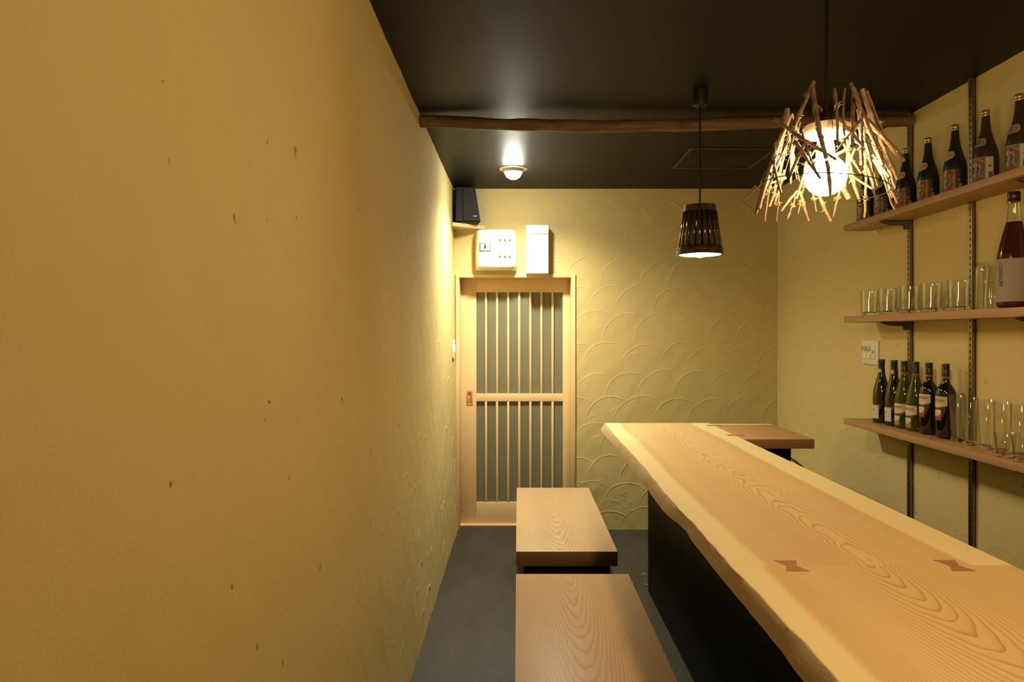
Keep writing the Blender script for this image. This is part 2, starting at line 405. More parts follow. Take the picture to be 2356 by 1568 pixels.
for j in range(13):
    z = -.06 + j * .205
    for i in range(-1, 9):
        x = .30 + i * .255 + (j % 2) * .13 + rr.uniform(-.03, .03); zz = z + rr.uniform(-.02, .02)
        if z > 2.05 or (z > 1.75 and x > 1.3): a0, a1 = rr.uniform(15, 35), rr.uniform(95, 140)
        else: a0, a1 = rr.uniform(165, 185), rr.uniform(40, 75) if j > 1 else rr.uniform(20, 45)
        arcs.append((x + .12, zz, rr.uniform(.19, .215), a0, a1, rr.uniform(.0018, .0028) * (1.2 if z < .8 else 1 if z < 1.6 else 1.5), rr.uniform(.0034, .0044), rr.uniform(.9, 1.05)))
        if rr.random() < .3: arcs.append((x + rr.uniform(-.1, .1), zz + rr.uniform(-.1, .1), rr.uniform(.05, .12), rr.uniform(120, 175), rr.uniform(60, 100), .002, .004, 1))
for k in range(13):
    arcs.append((rr.uniform(.45, .85), rr.uniform(.05, .32), rr.uniform(.03, .12), rr.uniform(80, 200), rr.uniform(-20, 60), .0022, .004, 1))
U = axis_pts([(-.50, 1.93, .004)]); V = axis_pts([(0, CEIL, .004)])
H = ridge_field(U, V, arcs) + und(U, V)
wall_mesh('wall_back', U, V, H, lambda u, v, h: np.stack([u, YB - h, v], -1), hole=(-.436, .403, -1, 1.852), mat='plaster_back')
# left wall leans out slightly towards the ceiling
def left_x(z): return -.447 - .031 * z / 2.5
arcs = []
for j in range(12):
    for i in range(24):
        y = .9 + i * .19 + rr.uniform(-.05, .05); z = j * .21 + rr.uniform(-.05, .05)
        low = max(0, 1 - z / 1.5); far = max(0, (y - 1.8) / 3)
        a = .0008 + .0030 * low * min(1, far * 1.8 + .22) + .0016 * far
        if rr.random() < .75: arcs.append((y, z, rr.uniform(.07, .2), rr.uniform(120, 175), rr.uniform(30, 90), a * rr.uniform(.5, 1.4), .0055, .8))
U = axis_pts([(-2.0, .6, .05), (.6, 2.2, .012), (2.2, YB + .002, .0062)]); V = axis_pts([(0, CEIL, .0075)])
H = ridge_field(U, V, arcs) + und(U, V, .0010, 2)
UU, VV = np.meshgrid(U, V); H += .0016 * np.clip(1 - VV / .02, 0, 1) * (np.sin(UU * 43 + 2 * np.sin(UU * 11)) * np.sin(UU * 17 + 1) + .6 * np.sin(UU * 131)) * (UU > 1.5)
wall_mesh('wall_left', U, V, H, lambda u, v, h: np.stack([-.447 - .031 * v / 2.5 + h, u, v], -1))
arcs = []
for j in range(12):
    for i in range(14):
        y = 2.2 + i * .24 + rr.uniform(-.05, .05); z = j * .21 + rr.uniform(-.05, .05)
        a = .0006 + (.0013 if z < 1.35 else .0)
        if rr.random() < .75: arcs.append((y, z, rr.uniform(.1, .2), rr.uniform(150, 185), rr.uniform(10, 70), a * rr.uniform(.5, 1.4), .0055, .8))
U = axis_pts([(-2.0, 2.0, .05), (2.0, YB + .002, .0075)]); V = axis_pts([(0, CEIL, .0075)])
H = ridge_field(U, V, arcs) + und(U, V, .0010, 5)
wall_mesh('wall_right', U, V, H, lambda u, v, h: np.stack([XR - h, u, v], -1))
struct(mk('wall_rear', [(-.6, -2, 0), (2, -2, 0), (2, -2, CEIL), (-.6, -2, CEIL)], [(0, 1, 2, 3)], 'plaster'))
struct(mk('ceiling', [(-.6, -2, CEIL), (2, -2, CEIL), (2, YB + .05, CEIL), (-.6, YB + .05, CEIL), (-.6, -2, CEIL + .05), (2, -2, CEIL + .05), (2, YB + .05, CEIL + .05), (-.6, YB + .05, CEIL + .05)],
          [(0, 3, 2, 1), (4, 5, 6, 7), (0, 1, 5, 4), (2, 3, 7, 6), (1, 2, 6, 5), (3, 0, 4, 7)], 'ceiling'))
struct(mk('floor', [(-.6, -2, 0), (2, -2, 0), (2, 6.4, 0), (-.6, 6.4, 0), (-.6, -2, -.05), (2, -2, -.05), (2, 6.4, -.05), (-.6, 6.4, -.05)],
          [(0, 1, 2, 3), (7, 6, 5, 4), (0, 4, 5, 1), (2, 6, 7, 3), (1, 5, 6, 2), (3, 7, 4, 0)], 'floor'))
# dim passage seen through the frosted panes
cb = bmesh.new(); box_bm(cb, -.62, .9, 6.2, 6.25, 0, 2.2); box_bm(cb, -.62, -.57, 5.2, 6.2, 0, 2.2); box_bm(cb, .85, .9, 5.2, 6.2, 0, 2.2); box_bm(cb, -.62, .9, 5.2, 6.25, 2.2, 2.25)
struct(bm_obj('wall_passage', cb, 'corridor'))

# ---------------------------------------------------------------- sliding door in its frame
dr = bpy.data.objects.new('door_1', None); COL.objects.link(dr); dr['kind'] = 'structure'; dr.location = (0, YB, 0)
F0, F1 = -.012, .16     # frame depth relative to the wall face
box('door_frame', -.460, -.434, F0, F1, 0, 1.873, 'door', dr, .0015)
box('frame_jamb', .386, .417, F0, F1, 0, 1.873, 'door', dr, .0015)
box('frame_head', -.434, .386, F0, F1, 1.849, 1.873, 'doorh', dr, .0015)
box('sill', -.434, .386, .085, F1, 0, .012, 'doorh', dr, .001)
D0, D1 = .125, .155     # leaf depth
box('stile', -.434, -.317, D0, D1, .012, 1.849, 'door', dr, .001)
box('stile', .333, .386, D0, D1, .012, 1.849, 'door', dr, .001)
box('rail', -.317, .333, D0, D1, 1.749, 1.849, 'doorh', dr, .001)
box('rail', -.317, .333, D0, D1, .929, .987, 'doorh', dr, .001)
box('rail', -.317, .333, D0, D1, .012, .170, 'doorh', dr, .001)
bar_u = None
for zone, (z0, z1) in enumerate(((.987, 1.749), (.170, .929))):
    first = None
    for k in range(7):
        x = -.245 + k * .0835
        if first is None:
            first = box('lattice_bar', -.008, .008, D0 + .001, D0 + .016, z0, z1, 'door', dr, .0008, loc=(x, 0, 0))
        else:
            c = first.copy(); COL.objects.link(c); c.location = (x, 0, 0)
    box('frosted_pane', -.317, .333, D0 + .018, D0 + .023, z0, z1, 'pane', dr, 0)
pl = bmesh.new()
for a in ((-.392, -.382, .900, 1.010), (-.354, -.344, .900, 1.010), (-.382, -.354, .900, .915), (-.382, -.354, .995, 1.010)):
    box_bm(pl, a[0], a[1], D0 - .003, D0 + .004, a[2], a[3], .0006)
ph = bm_obj('door_pull', pl, 'pull', dr, True); ph['label'] = 'small brown recessed wooden pull'
# recess walls: dark inlay set behind the pull's rim
box('pull_recess', -.382, -.354, D0 - .0012, D0 + .001, .915, .995, 'pull_in', ph, 0)
box('pull_recess', -.379, -.364, D0 - .0022, D0 - .001, .918, .972, 'pull', ph, .0005)

# ---------------------------------------------------------------- ceiling pieces
t = thing('access_hatch', 'square black hatch with a thin pale frame in the ceiling behind the dark pendant', 'hatch', (1.235, 4.15, CEIL))
for (x0, x1, y0, y1) in ((-.25, .25, -.235, -.222), (-.25, .25, .222, .235), (-.25, -.234, -.222, .222), (.234, .25, -.222, .222)):
    box('frame_strip', x0, x1, y0, y1, -.004, .001, plain('hatch_frame', (.050, .041, .025), .5), t, .0005)
box('hatch_panel', -.232, .232, -.220, .220, -.002, .002, 'ceiling', t, .0005)

t = thing('recessed_downlight', 'lit round downlight in the black ceiling above the sliding door', 'downlight', (-.034, 4.40, CEIL))
lathe('trim_ring', [(.058, .0), (.060, -.008), (.088, -.006), (.094, -.001), (.094, .001), (.058, .001)], 'trim', t, 48)
lathe('lamp_collar', [(.060, .0), (.061, -.02), (.058, -.026), (.054, -.02), (.053, 0)], 'frostwhite', t, 48)
lathe('bulb_face', [(.0, -.068), (.022, -.066), (.042, -.054), (.052, -.036), (.054, -.018), (.054, -.004), (0, -.004)], 'down', t, 40)

t = thing('smoke_detector', 'round cream ceiling disc cut by the top edge of the photo', 'detector', (.835, 2.04, CEIL))
lathe('mounting_base', [(0, 0), (.060, 0), (.060, -.012), (.056, -.014), (0, -.014)], 'cream', t, 48)
lathe('dome', [(.054, -.012), (.053, -.026), (.046, -.036), (.03, -.042), (0, -.044)], 'cream', t, 48)

t = thing('air_conditioner', 'dark brown ceiling cassette unit with slotted grille at the top right', 'air conditioner', (1.24, 1.87, CEIL))
def octo(s, c, z0, z1, name, mat, par):
    p = [(-s + c, -s), (s - c, -s), (s, -s + c), (s, s - c), (s - c, s), (-s + c, s), (-s, s - c), (-s, -s + c)]
    V = [(x, y, z0) for x, y in p] + [(x * .96, y * .96, z1) for x, y in p]
    F = [tuple(range(8)), tuple(range(15, 7, -1))] + [(i, i + 8, (i + 1) % 8 + 8, (i + 1) % 8) for i in range(8)]
    return mk(name, V, F, mat, par)
octo(.235, .02, .001, -.010, 'panel', 'cassette', t)
for k in range(22):
    y = -.19 + k * .0175
    box('grille_slat', -.16, .16, y, y + .009, -.016, -.0095, 'cassette', t, .001)

# peeled log spanning the room under the ceiling
pts, rad = [], []
for i in range(61):
    s = i / 60; x = -.474 + s * (1.893 + .474)
    z = 2.463 - .020 * math.sin(PI * min(1, s * 1.25)) ** 1.2 + .0018 * math.sin(s * 31) - .001
    pts.append((x, 3.30 + .012 * math.sin(s * 5), z)); rad.append(.0285 + .0012 * math.sin(s * 23) + .001 * math.sin(s * 61 + 1) + (.002 if 11 < i < 15 or 38 < i < 41 else 0))
bm = bmesh.new(); tube_bm(bm, [(x + .0, y - 3.30, z - 2.463) for x, y, z in pts], rad, 20)
lg = bm_obj('ceiling_log', bm, 'log', None, True, (0, 3.30, 2.463)); tag(lg, 'thin knotty brown log spanning the room just under the ceiling', 'beam')

# ---------------------------------------------------------------- boxes above the door
t = thing('breaker_panel', 'cream rounded breaker box with six small switches above the door', 'breaker box', (-.1625, YB, 1.89))
NG = 28; V, F = [], []
for j_ in range(NG + 1):
    for i_ in range(NG + 1):
        u, v = 2 * i_ / NG - 1, 2 * j_ / NG - 1
        u = math.copysign(abs(u) ** .6, u); v = math.copysign(abs(v) ** .6, v)
        e = max(0, 1 - abs(u) ** 14 * .55 - abs(v) ** 14 * .55 - .10 * (u ** 4 + v ** 4))
        w_ = .150 - .012 * (1 - abs(v)) ** 0 * (1 if abs(v) > .97 and abs(u) > .97 else 0)
        V.append((w_ * u * (1 - .02 * v * v), -.112 * (.16 + .84 * e), .1555 + .150 * v * (1 - .02 * u * u)))
for j_ in range(NG):
    for i_ in range(NG):
        k = j_ * (NG + 1) + i_; F.append((k, k + 1, k + NG + 2, k + NG + 1))
mk('cover', V, F, 'cream', t, True)
box('back_box', -.146, .146, -.022, 0, .008, .304, 'cream', t, .004)
q = box('main_breaker_window', -.116, -.038, -.1145, -.100, .138, .198, 'lblack', t, .001)
box('window_plate', -.111, -.043, -.1155, -.114, .143, .193, 'white', q, .0005)
box('main_switch', -.083, -.070, -.121, -.115, .158, .188, 'lblack', q, .001)
box('switch_line', -.106, -.083, -.1162, -.1154, .177, .179, 'green', q, 0)
box('test_button', -.056, -.050, -.118, -.115, .149, .155, 'grey', q, .0005)
for z in (.1135, .232):
    for x in (.0285, .0645, .1005):
        s = box('breaker_slot', x - .0065, x + .0065, -.1130, -.108, z - .021, z + .021, 'pull', t, .0008)
        box('breaker_toggle', x - .004, x + .004, -.1185, -.1125, z - .019, z - .008, 'dark', s, .0008)
        box('breaker_toggle', x - .004, x + .004, -.1165, -.1125, z - .002, z + .010, 'white', s, .0008)

t = thing('terminal_box', 'plain narrow white box with one seam beside the breaker panel', 'box', (.135, YB, 1.872))
box('cover', -.080, .080, -.098, 0, .0, .283, 'white', t, .002)
box('cap', -.081, .081, -.099, 0, .2865, .346, 'white', t, .002)

# corner shelf and speaker
bm = bmesh.new(); cs = [(-.474, YB), (-.474, YB - .185), (-.462, YB - .190), (-.245, YB - .030), (-.242, YB)]
V = [(x, y, 2.198) for x, y in cs] + [(x, y, 2.224) for x, y in cs]
F = [tuple(range(4, -1, -1)), tuple(range(5, 10))] + [(i, (i + 1) % 5, (i + 1) % 5 + 5, i + 5) for i in range(5)]
cz = [(x + .36, y - YB, z - 2.198) for x, y, z in V]
o = mk('corner_shelf', cz, F, 'doorh', None, False, (-.36, YB, 2.198)); tag(o, 'triangular light wood corner shelf under the black speaker', 'shelf')
t = thing('speaker', 'black tapered loudspeaker on the corner shelf by the ceiling', 'speaker', (-.376, YB - .084, 2.2245), .20)
bm = bmesh.new()
def taper(b, x0b, x1b, x0t, x1t, y0, y1, z0, z1, y0t=None, y1t=None):
    y0t = y0 if y0t is None else y0t; y1t = y1 if y1t is None else y1t
    v = [b.verts.new(p) for p in ((x0b, y0, z0), (x1b, y0, z0), (x1b, y1, z0), (x0b, y1, z0), (x0t, y0t, z1), (x1t, y0t, z1), (x1t, y1t, z1), (x0t, y1t, z1))]
    for f in ((3, 2, 1, 0), (4, 5, 6, 7), (0, 1, 5, 4), (1, 2, 6, 5), (2, 3, 7, 6), (3, 0, 4, 7)): b.faces.new([v[i] for i in f])
taper(bm, -.084, .098, -.078, .060, -.045, .060, .014, .262, -.030, .055)
bmesh.ops.bevel(bm, geom=bm.edges[:], offset=.004, segments=2, affect='EDGES')
bm_obj('cabinet', bm, 'speaker', t, True)
bm = bmesh.new(); taper(bm, -.030, .093, -.030, .056, -.053, -.044, .020, .256, -.038, -.029)
bmesh.ops.bevel(bm, geom=bm.edges[:], offset=.002, segments=1, affect='EDGES'); bm_obj('front_grille', bm, 'spk_grille', t, True)
bm = bmesh.new(); taper(bm, -.040, .080, -.046, .095, -.042, .048, 0, .016, -.046, .055); bm_obj('foot', bm, 'speaker', t)
box('badge', .035, .068, -.0565, -.050, .050, .056, 'steel', t, .0005)

# ---------------------------------------------------------------- wall switches
t = thing('light_switch', 'thin white switch on the left wall beside the door frame', 'switch', (left_x(1.33) + .001, 4.80, 1.27))
box('plate', 0, .012, -.036, .036, 0, .125, 'white', t, .001)
box('rocker', .010, .018, -.015, .015, .035, .09, 'white', t, .001)
tag(box('wall_hook', 0, .010, -.006, .006, 0, .02, 'grey', None, .001, (left_x(1.25) + .001, 4.79, 1.243)), 'tiny grey hook just below the white switch by the door', 'hook')

t = thing('dimmer_plate', 'beige three-gang wall plate with two dimmers below the middle shelf', 'switch', (XR - .0015, 3.675, 1.272))
box('plate', -.008, 0, -.083, .083, 0, .128, 'plate', t, .002)
for k, y in enumerate((.050, .008)):
    d = box('dimmer', -.011, -.007, y - .019, y + .019, .028, .102, 'plate', t, .001)
    lathe('dimmer_knob', [(0, .002), (.013, .002), (.014, -.008), (0, -.008)], 'plate', d, 24).matrix_local = Matrix.Translation((-.012, y, .085)) @ Matrix.Rotation(PI / 2, 4, 'Y')
    box('knob_ridge', -.024, -.016, y - .002, y + .002, .074, .096, 'grey', d, .0008)
    box('button', -.014, -.010, y - .011, y + .011, .032, .046, 'white', d, .001)
d = box('blank_insert', -.0105, -.007, -.056, -.022, .028, .102, 'plate', t, .001)
box('jack', -.0125, -.0100, -.045, -.033, .060, .076, 'paper2', d, .0005)

# ---------------------------------------------------------------- slotted shelf rails, shelves, brackets
def rail(y, label):
    t = thing('shelf_rail', label, 'shelf rail', (XR - .002, y, 0), group=None)
    bm = bmesh.new(); box_bm(bm, -.003, 0, -.0125, .0125, .0, CEIL); box_bm(bm, -.014, 0, -.0125, -.0105, .0, CEIL); box_bm(bm, -.014, 0, .0105, .0125, .0, CEIL)
    box_bm(bm, -.0145, -.0125, -.0125, -.0015 - .0012, 0, CEIL); box_bm(bm, -.0145, -.0125, .0015 + .0012, .0125, 0, CEIL)
    bm_obj('channel', bm, 'steel', t)
    bm = bmesh.new()
    for k in range(96): box_bm(bm, -.0146, -.0126, -.0027, .0027, .016 + k * .026, .016 + k * .026 + .013)
    o = bm_obj('slot_web', bm, 'steel', t); o['kind'] = 'stuff'
    box('channel_gap', -.0035, -.003, -.009, .009, .01, CEIL - .01, 'slot', t, 0)
    return t
rail(3.298, 'slotted steel shelf rail nearer the dimmer plate and wine bottles')
rail(2.847, 'slotted steel shelf rail just right of the tall bordeaux bottles')
rail(2.397, 'slotted steel shelf rail beyond the right edge of the photo')
SX0, SX1, SY0, SY1 = 1.7315, XR - .022, 1.85, 3.636
for zt, lab, seed in ((2.012, 'top wall shelf carrying the row of shochu bottles', 0), (1.528, 'middle wall shelf carrying short tumblers and the big plum liqueur bottle', 1), (.987, 'lowest wall shelf carrying wine bottles and tall glasses', 2)):
    th = .030 if seed != 1 else .033
    s = box('wall_shelf', 0, SX1 - SX0, 0, SY1 - SY0, -th, 0, 'shelf', None, .0012, (SX0, SY0, zt)); tag(s, lab, 'shelf')
    for y in (3.298, 2.397):
        lab2 = {0: 'top', 1: 'middle', 2: 'lowest'}[seed]
        b = bmesh.new(); zb = zt - th - .0005
        box_bm(b, -.132, 0, -.011, .011, -.002, 0)
        for s_ in (-.011, .009):
            v = [b.verts.new(p) for p in ((-.132, s_, 0), (-.132, s_, -.007), (-.085, s_, -.020), (-.022, s_, -.022), (-.018, s_, -.040), (0, s_, -.040), (0, s_, 0))]
            w = [b.verts.new((p.co.x, p.co.y + .002, p.co.z)) for p in v]
            b.faces.new(v); b.faces.new(w[::-1])
            for i in range(7): b.faces.new((v[i], w[i], w[(i + 1) % 7], v[(i + 1) % 7]))
        o = bm_obj('shelf_bracket', b, 'bracket', None, False, (XR - .0165, y, zb))
        tag(o, 'steel bracket under the %s wall shelf, %s' % (lab2, 'near its far end' if y > 3 else 'out past the right photo edge'), 'bracket')

# ---------------------------------------------------------------- bottles
def patch(name, rad, phc, ph0, ph1, z0, z1, mat, parent, off=.0006, n=14, m=4, zbot=None, ztop=None):
    """label sheet wrapped on a revolved body; phi measured from -X towards -Y; rad(z) gives the radius"""
    V, F = [], []
    for j in range(m + 1):
        for i in range(n + 1):
            p = math.radians(phc + ph0 + (ph1 - ph0) * i / n); u = i / n
            a = z0 + (zbot(u) if zbot else 0); b = z1 + (ztop(u) if ztop else 0)
            z = a + (b - a) * j / m; r = rad(z) + off
            V.append((-r * math.cos(p), -r * math.sin(p), z))
    for j in range(m):
        for i in range(n):
            k = j * (n + 1) + i; F.append((k, k + 1, k + n + 2, k + n + 1))
    return mk(name, V, F, mat, parent, True)
def disc_patch(name, rad, ph, zc, ru, rz, mat, parent, off, r0=0.0, a0=0, a1=360, n=28, jag=0.0):
    V, F = [], []
    Rr = rad(zc)
    for i in range(n + 1):
        a = math.radians(a0 + (a1 - a0) * i / n); jj = 1 + (jag if i % 2 else 0)
        for k in (r0, 1.0 * jj):
            u = k * ru * math.cos(a); z = zc + k * rz * math.sin(a); p = math.radians(ph) + u / Rr
            r = rad(z) + off; V.append((-r * math.cos(p), -r * math.sin(p), z))
    for i in range(n): F.append((2 * i, 2 * i + 1, 2 * i + 3, 2 * i + 2))
    return mk(name, V, F, mat, parent, True)
_txt = {}
def text_patch(name, s, rad, ph, zc, size, mat, parent, off=.0011, sx=1.0, align='CENTER', weight=0.0, vertical=False):
    key = (s, align, weight, vertical)
    if key not in _txt:
        cu = bpy.data.curves.new('lettering', 'FONT'); cu.body = '\n'.join(s) if vertical else s; cu.align_x = align; cu.align_y = 'CENTER'; cu.resolution_u = 3; cu.offset = weight
        cu.space_line = .82 if vertical else 1
        ob = bpy.data.objects.new('lettering', cu); COL.objects.link(ob); bpy.context.view_layer.update()
        me = bpy.data.meshes.new_from_object(ob.evaluated_get(bpy.context.evaluated_depsgraph_get()))
        _txt[key] = ([v.co.copy() for v in me.vertices], [tuple(p.vertices) for p in me.polygons])
        COL.objects.unlink(ob); bpy.data.objects.remove(ob); bpy.data.curves.remove(cu); bpy.data.meshes.remove(me)
    vs, fs = _txt[key]
    Rr = rad(zc); V = []
    for v in vs:
        p = math.radians(ph) + v.x * size * sx / Rr; z = zc + v.y * size; r = rad(z) + off
        V.append((-r * math.cos(p), -r * math.sin(p), z))
    return mk(name, V, fs, mat, parent)
def interp(prof):
    zs = [p[1] for p in prof]; rs = [p[0] for p in prof]
    return lambda z: float(np.interp(z, zs, rs))

SH = [(0, .002), (.036, 0), (.041, .003), (.0433, .010), (.0433, .090), (.0428, .105), (.0415, .118), (.037, .140), (.0325, .155), (.028, .170), (.0195, .200), (.0158, .230), (.0145, .250), (.0135, .268)]
def shochu(kind, loc, label):
    t = thing('shochu_bottle', label, 'bottle', loc, group='shochu bottles on the top shelf')
    body = 'sake_black' if kind == 'black' else 'sake_brown'
    g = lathe('glass_body', SH + [(0, .268)], body, t, 48)
    lathe('screw_cap', [(.0, .264), (.0142, .264), (.0150, .266), (.0150, .270), (.0144, .2715), (.0144, .274), (.0150, .2755), (.0150, .286), (.0138, .288), (0, .288)], 'capgold', t, 36)
    r = interp(SH[1:])
    z0, z1 = .012, .098
    if kind == 'black':
        l = patch('front_label', r, 0, -54, 54, z0, z1, 'lgold', t, .0005, 22)
        patch('label_border', r, 0, 50, 54, z0, z1, 'lcream', l, .0008, 2)
        disc_patch('label_ring', r, 24, .055, .030, .036, 'lred', l, .0008, .72, -80, 100)
        disc_patch('label_medallion', r, 8, .056, .020, .032, 'lcream', l, .0008)
        patch('label_foot', r, 0, -30, 36, z0, z0 + .014, 'lred', l, .0009, 8)
        b = patch('side_label', r, 0, 56, 84, z0, z1, 'ldark', t, .0005, 8)
        patch('barcode', r, 0, 74, 90, .016, .038, 'lbrown', b, .0008, 4)
        for k in range(6): patch('barcode_line', r, 0, 75.5 + k * 2.3, 76.4 + k * 2.3, .018, .036, 'lwhite', b, .001, 1)
        disc_patch('side_emblem', r, 76, .052, .005, .005, 'lgreen', b, .0009)
        nk = patch('neck_label', r, 0, -52, 56, .150, .174, 'lcream', t, .0006, 18, 4, zbot=lambda u: -.002 - .010 * (1 - abs(2 * u - 1)) + .010 * max(0, abs(2 * u - 1) - .8) * 5, ztop=lambda u: .004 * (1 - abs(2 * u - 1)) - .010 * max(0, abs(2 * u - 1) - .8) * 5)
        text_patch('neck_lettering', '本格焼酎', r, 14, .160, .009, 'lbrown', nk, .001)
    else:
        l = patch('front_label', r, 0, -54, 53, z0, z1, 'lbrown', t, .0005, 22)
        disc_patch('label_cloud', r, 24, .056, .026, .036, 'lblue', l, .0007, .3, -90, 100, 26, .12)
        disc_patch('label_ring', r, 22, .057, .022, .031, 'lred', l, .0009, .74, -20, 110)
        disc_patch('label_medallion', r, 9, .056, .017, .029, 'lcream', l, .0009)
        disc_patch('label_blossom', r, 22, .020, .010, .007, 'lred', l, .0010, 0, 0, 360, 16, .25)
        patch('label_top_line', r, 0, -54, 89, z1, z1 + .002, 'lcream', t, .0007, 24, 1)
        b = patch('side_label', r, 0, 53, 90, z0, z1, 'lyellow' if False else 'paper', t, .0005, 8)
        patch('side_label_band', r, 0, 53, 57, z0, z1, 'lcream', b, .0008, 2)
        disc_patch('side_emblem', r, 73, .064, .005, .005, 'lgreen', b, .0009)
        patch('barcode', r, 0, 66, 86, .018, .042, 'lbrown', b, .0008, 4)
        nk = patch('neck_label', r, 0, -56, 58, .149, .176, 'lcream', t, .0006, 18, 4, zbot=lambda u: .010 * max(0, abs(2 * u - 1) - .8) * 5 - .004, ztop=lambda u: -.010 * max(0, abs(2 * u - 1) - .8) * 5)
        patch('neck_label_field', r, 0, -52, 53, .151, .174, 'lblue', nk, .0009, 18, 4, zbot=lambda u: .010 * max(0, abs(2 * u - 1) - .8) * 5 - .004, ztop=lambda u: -.010 * max(0, abs(2 * u - 1) - .8) * 5)
        disc_patch('neck_label_seal', r, 4, .162, .010, .010, 'lred', nk, .0011)
    text_patch('label_lettering', 'さつま', r, 15, .056, .0235, 'lblack', l, .0014, sx=.95, weight=.02, vertical=True)
    text_patch('label_lettering', '司', r, -20, .054, .036, 'lblack' if kind != 'black' else 'lcream', l, .0014, sx=.7, weight=.02)
    return t
TZ = 2.0125; BX = 1.81
ypx = [(1992, 'black', 'leftmost black shochu bottle, partly behind the twig lamp'), (2033.5, 'black', 'second black shochu bottle from the left, behind the twig lamp'),
       (2084.5, 'black', 'third black shochu bottle from the left, beside the twig lamp rim'), (2135.6, 'black', 'fourth black shochu bottle from the left, clear of the lamp'),
       (2197.6, 'black', 'black shochu bottle just left of the second steel rail'), (2268, 'brown', 'brown shochu bottle with cream label just right of the steel rail'),
       (2346, 'brown', 'brown shochu bottle with cream label cut by the right edge')]
ys = [1571 * BX / (p - 1193) for p, _, _ in ypx]
A = shochu('black', (BX, ys[0], TZ), ypx[0][2]); B = shochu('brown', (BX, ys[5], TZ), ypx[5][2])
for i in (1, 2, 3, 4): dup(A, (BX, ys[i], TZ), ypx[i][2])
dup(B, (BX, ys[6], TZ), ypx[6][2])

# wine
BORD = [(0, .004), (.030, 0), (.036, .003), (.0385, .008), (.0385, .185), (.0375, .200), (.033, .213), (.0255, .224), (.0185, .233), (.0152, .243), (.0146, .262)]
BURG = [(0, .004), (.034, 0), (.039, .003), (.041, .009), (.0412, .125), (.040, .145), (.0365, .170), (.031, .193), (.0245, .215), (.0185, .238), (.0152, .258), (.0142, .275)]
def cap_prof(z0, z1): return [(.0, z0), (.0150, z0), (.0150, z1 - .026), (.0142, z1 - .024), (.0150, z1 - .022), (.0150, z1 - .018), (.0142, z1 - .016), (.0150, z1 - .014), (.0150, z1 - .003), (.0135, z1), (0, z1)]
def screw_wine(shape, mat, loc, label, red):
    prof = BORD if shape == 'bord' else BURG
    t = thing('wine_bottle', label, 'bottle', loc, group='wine bottles on the lowest shelf')
    lathe('glass_body', prof + [(0, prof[-1][1])], mat, t, 48)
    H_ = .320
    lathe('screw_cap', cap_prof(.262, H_), 'capblack', t, 36)
    rb = interp(prof[1:])
    for z in (.2585, .2635): lathe('cap_band', [(.0151, z - .0018), (.0155, z - .0018), (.0155, z + .0018), (.0151, z + .0018)], 'lorange', t, 32)
    la = .142 if shape == 'bord' else .080
    l = patch('front_label', rb, 0, -66, 67, la, la + .038, 'paper', t, .0005, 24, 3, zbot=lambda u: -.010 * (1 - (2 * u - 1) ** 2))
    patch('label_edge', rb, 0, -66, 67, la - .0015, la + .0015, 'lorange', l, .0008, 24, 1, zbot=lambda u: -.010 * (1 - (2 * u - 1) ** 2), ztop=lambda u: -.010 * (1 - (2 * u - 1) ** 2))
    text_patch('label_lettering', 'LTERRA', rb, 50, la + .021, .0175, 'lbrown', l, .0012, sx=.95, align='RIGHT', weight=.008)
    patch('label_small_print', rb, 0, 5, 28, la + .0085, la + .0095, 'lbrown', l, .0009, 5, 1)
    l2 = patch('lower_label', rb, 0, -34, 31, la - .046, la - .020, 'lwhite', t, .0005, 14, 3)
    patch('lower_label_band', rb, 0, -34, 31, la - .064, la - .046, 'lred' if red else 'lyellow', l2, .0005, 14, 2)
    disc_patch('label_seal', rb, 24, la - .043, .0065, .0065, 'lorange', l2, .0009)
    for k in range(3): patch('small_print', rb, 0, -14 - 0 * k, 8 + 4 * k, la - .0285 - k * .005, la - .0275 - k * .005, 'lbrown', l2, .0008, 4, 1)
    return t
def cork_wine(loc, label):
    t = thing('wine_bottle', label, 'bottle', loc, group='wine bottles on the lowest shelf')
    lathe('glass_body', BURG + [(0, .275)], 'winered', t, 48)
    lathe('foil_capsule', [(.0170, .246), (.0160, .262), (.0150, .276), (.0150, .300), (.0158, .302), (.0158, .316), (.0145, .320), (0, .320)], 'capblue', t, 36)
    rb = interp(BURG[1:])
    l = patch('front_label', rb, 0, -42, 44, .022, .090, 'lwhite', t, .0005, 20)
    for a, b, c, d in ((-42, 44, .0865, .0885), (-42, 44, .0235, .0255), (41, 43, .0235, .0885), (-41, -39, .0235, .0885)):
        patch('label_border', rb, 0, a, b, c, d, 'paper2', l, .0008, 12, 1)
    rng = random.Random(5)
    for k in range(9): disc_patch('grape_print', rb, 2 + rng.uniform(-12, 12), .064 + rng.uniform(-.008, .007), .003, .003, 'lgrape', l, .0009, n=10)
    text_patch('label_lettering', 'Pinot Noir', rb, 8, .047, .008, 'lbrown', l, .001)
    for z in (.080, .040, .034): patch('small_print', rb, 0, -8, 18, z, z + .001, 'lbrown', l, .0009, 4, 1)
    rn = lambda z: .0166
    nk = patch('neck_tag', rn, 0, 5, 55, .254, .272, 'lwhite', t, .0012, 6)
    text_patch('tag_lettering', '75', rn, 28, .263, .010, 'lbrown', nk, .002)
    patch('shoulder_sticker', rb, 0, -50, -18, .170, .200, 'pinkpaper', t, .0006, 6)
    return t
WX, WZ = 1.84, .9875
wl = [(2028.4, 'leftmost wine bottle, dark with navy capsule and framed white label'), (2057.3, 'second wine bottle from the left, dark with navy capsule and framed white label'),
      (2080.7, 'left one of the two olive green wine bottles with orange neck bands'), (2107, 'right one of the two olive green wine bottles, lighter and glowing green'),
      (2137.5, 'broad-shouldered dark red wine bottle next to the green ones'), (2176, 'rightmost wine bottle, broad-shouldered, standing behind a tall glass')]
wy = [1571 * WX / (p - 1193) for p, _ in wl]
